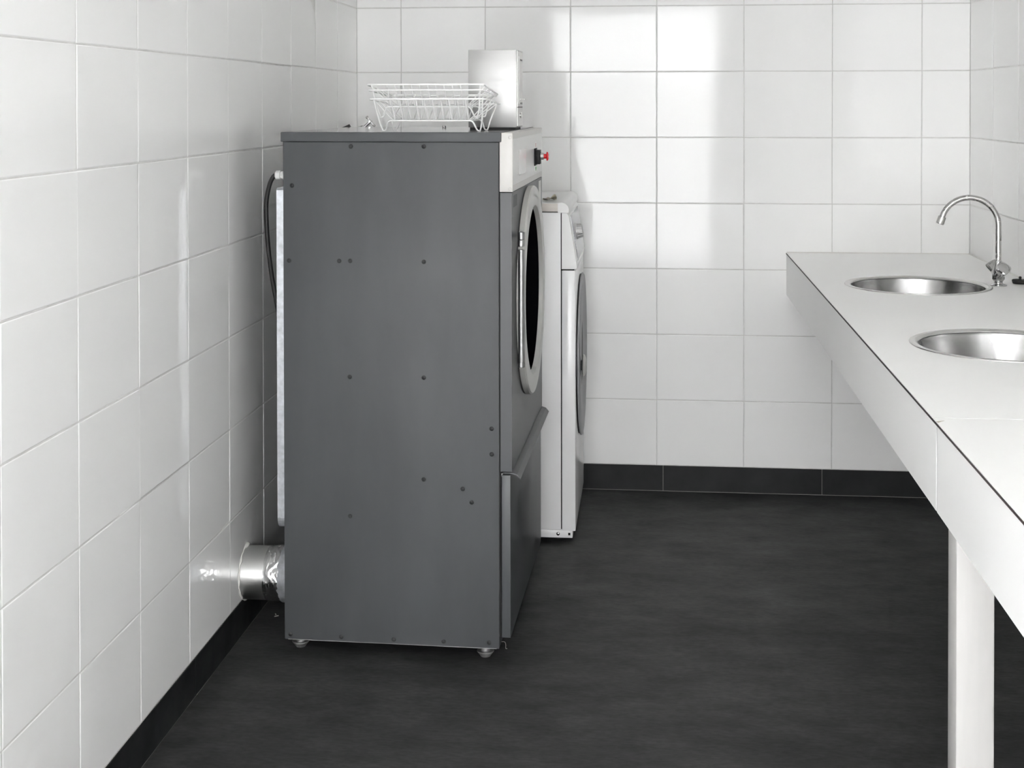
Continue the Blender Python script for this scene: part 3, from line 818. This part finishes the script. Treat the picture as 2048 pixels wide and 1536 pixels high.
obj('spout', tube(B(), pts, 0.0087, 18), 'chrome_worn', fa, smooth=60)
e1 = Vector(pts[-1]); dd = (e1 - Vector(pts[-2])).normalized()
obj('nozzle', lathe(B(), [(0.0090, -0.004), (0.0120, -0.003), (0.0124, 0.019), (0.0112, 0.0205), (0.0085, 0.0195), (0.0080, 0.012), (0, 0.012)], e1, dd, 24), 'chrome_worn', fa, smooth=35)
for s, nm in ((-1, 'near'), (1, 'far')):
    d = Vector((0.10 if s < 0 else -0.10, s * 0.76, 0.65)).normalized()
    b0 = Vector((0, s * 0.006, 0.028))
    h = obj('handle', lathe(B(), [(0.0125, 0.0), (0.0140, 0.014), (0.0140, 0.022)], b0, d, 24, True, True), 'chrome', fa, smooth=50)
    bm = B(); rings = []; u, w = frame_of(d); NK = 48
    for hh, rr, lob in ((0.020, 0.0135, 0.0), (0.028, 0.0165, 0.0008), (0.040, 0.0205, 0.0018), (0.048, 0.0220, 0.0022), (0.051, 0.0195, 0.001), (0.0515, 0.0160, 0), (0.0500, 0.0155, 0)):
        rings.append([bm.verts.new(b0 + d * hh + (u * math.cos(2 * PI * k / NK) + w * math.sin(2 * PI * k / NK)) * (rr + lob * math.cos(4 * 2 * PI * k / NK))) for k in range(NK)])
    for A, C in zip(rings, rings[1:]):
        for k in range(NK): bm.faces.new((A[k], A[(k + 1) % NK], C[(k + 1) % NK], C[k]))
    bm.faces.new(rings[-1]); bm.faces.new(rings[0][::-1])
    obj('grip', bm, 'chrome', h, smooth=40)

# ------------------------------------------------------------------ plug and lint
pg = empty('sink_plug', (2.2790, -0.835, ZC + 0.0002))
tag(pg, 'black rubber sink plug lying on the counter beside the tap', 'plug')
obj('stopper', lathe(B(), [(0, 0), (0.0215, 0.0), (0.0225, 0.001), (0.0245, 0.0075), (0.0245, 0.0105), (0.0230, 0.0120), (0, 0.0118)], (0, 0, 0), (0, 0, 1), 32), 'dark_rubber', pg, smooth=35)
obj('knob', lathe(B(), [(0.0042, 0.0110), (0.0036, 0.0160), (0.0045, 0.0190), (0.0030, 0.0220), (0, 0.0225)], (0, 0, 0), (0, 0, 1), 14), 'dark_rubber', pg, smooth=50)
th = obj('lint_thread', tube(B(), smoothpath([(0.722, -1.512, 0.0010), (0.733, -1.52, 0.0040), (0.738, -1.535, 0.0025), (0.740, -1.556, 0.0010), (0.744, -1.557, 0.0010)], 5), 0.0007, 5), 'lint')
tag(th, 'thin pale thread of lint on the floor by the dryer foot', 'lint')
for k, (u, v, a) in enumerate(((0.058, -1.385, 0.6), (0.051, -1.372, 2.0))):
    c = obj('paint_chip', bx(-0.005 - 0.002 * (1 - k), 0.005, -0.0012, 0.0012, 0, 0.0012), 'lint', None, (u, v, 0.0002)); c.rotation_euler = (0, 0, a)
    tag(c, ['pale sliver on the floor just behind the duct', 'smaller pale crumb on the floor just behind the duct'][k], 'debris')
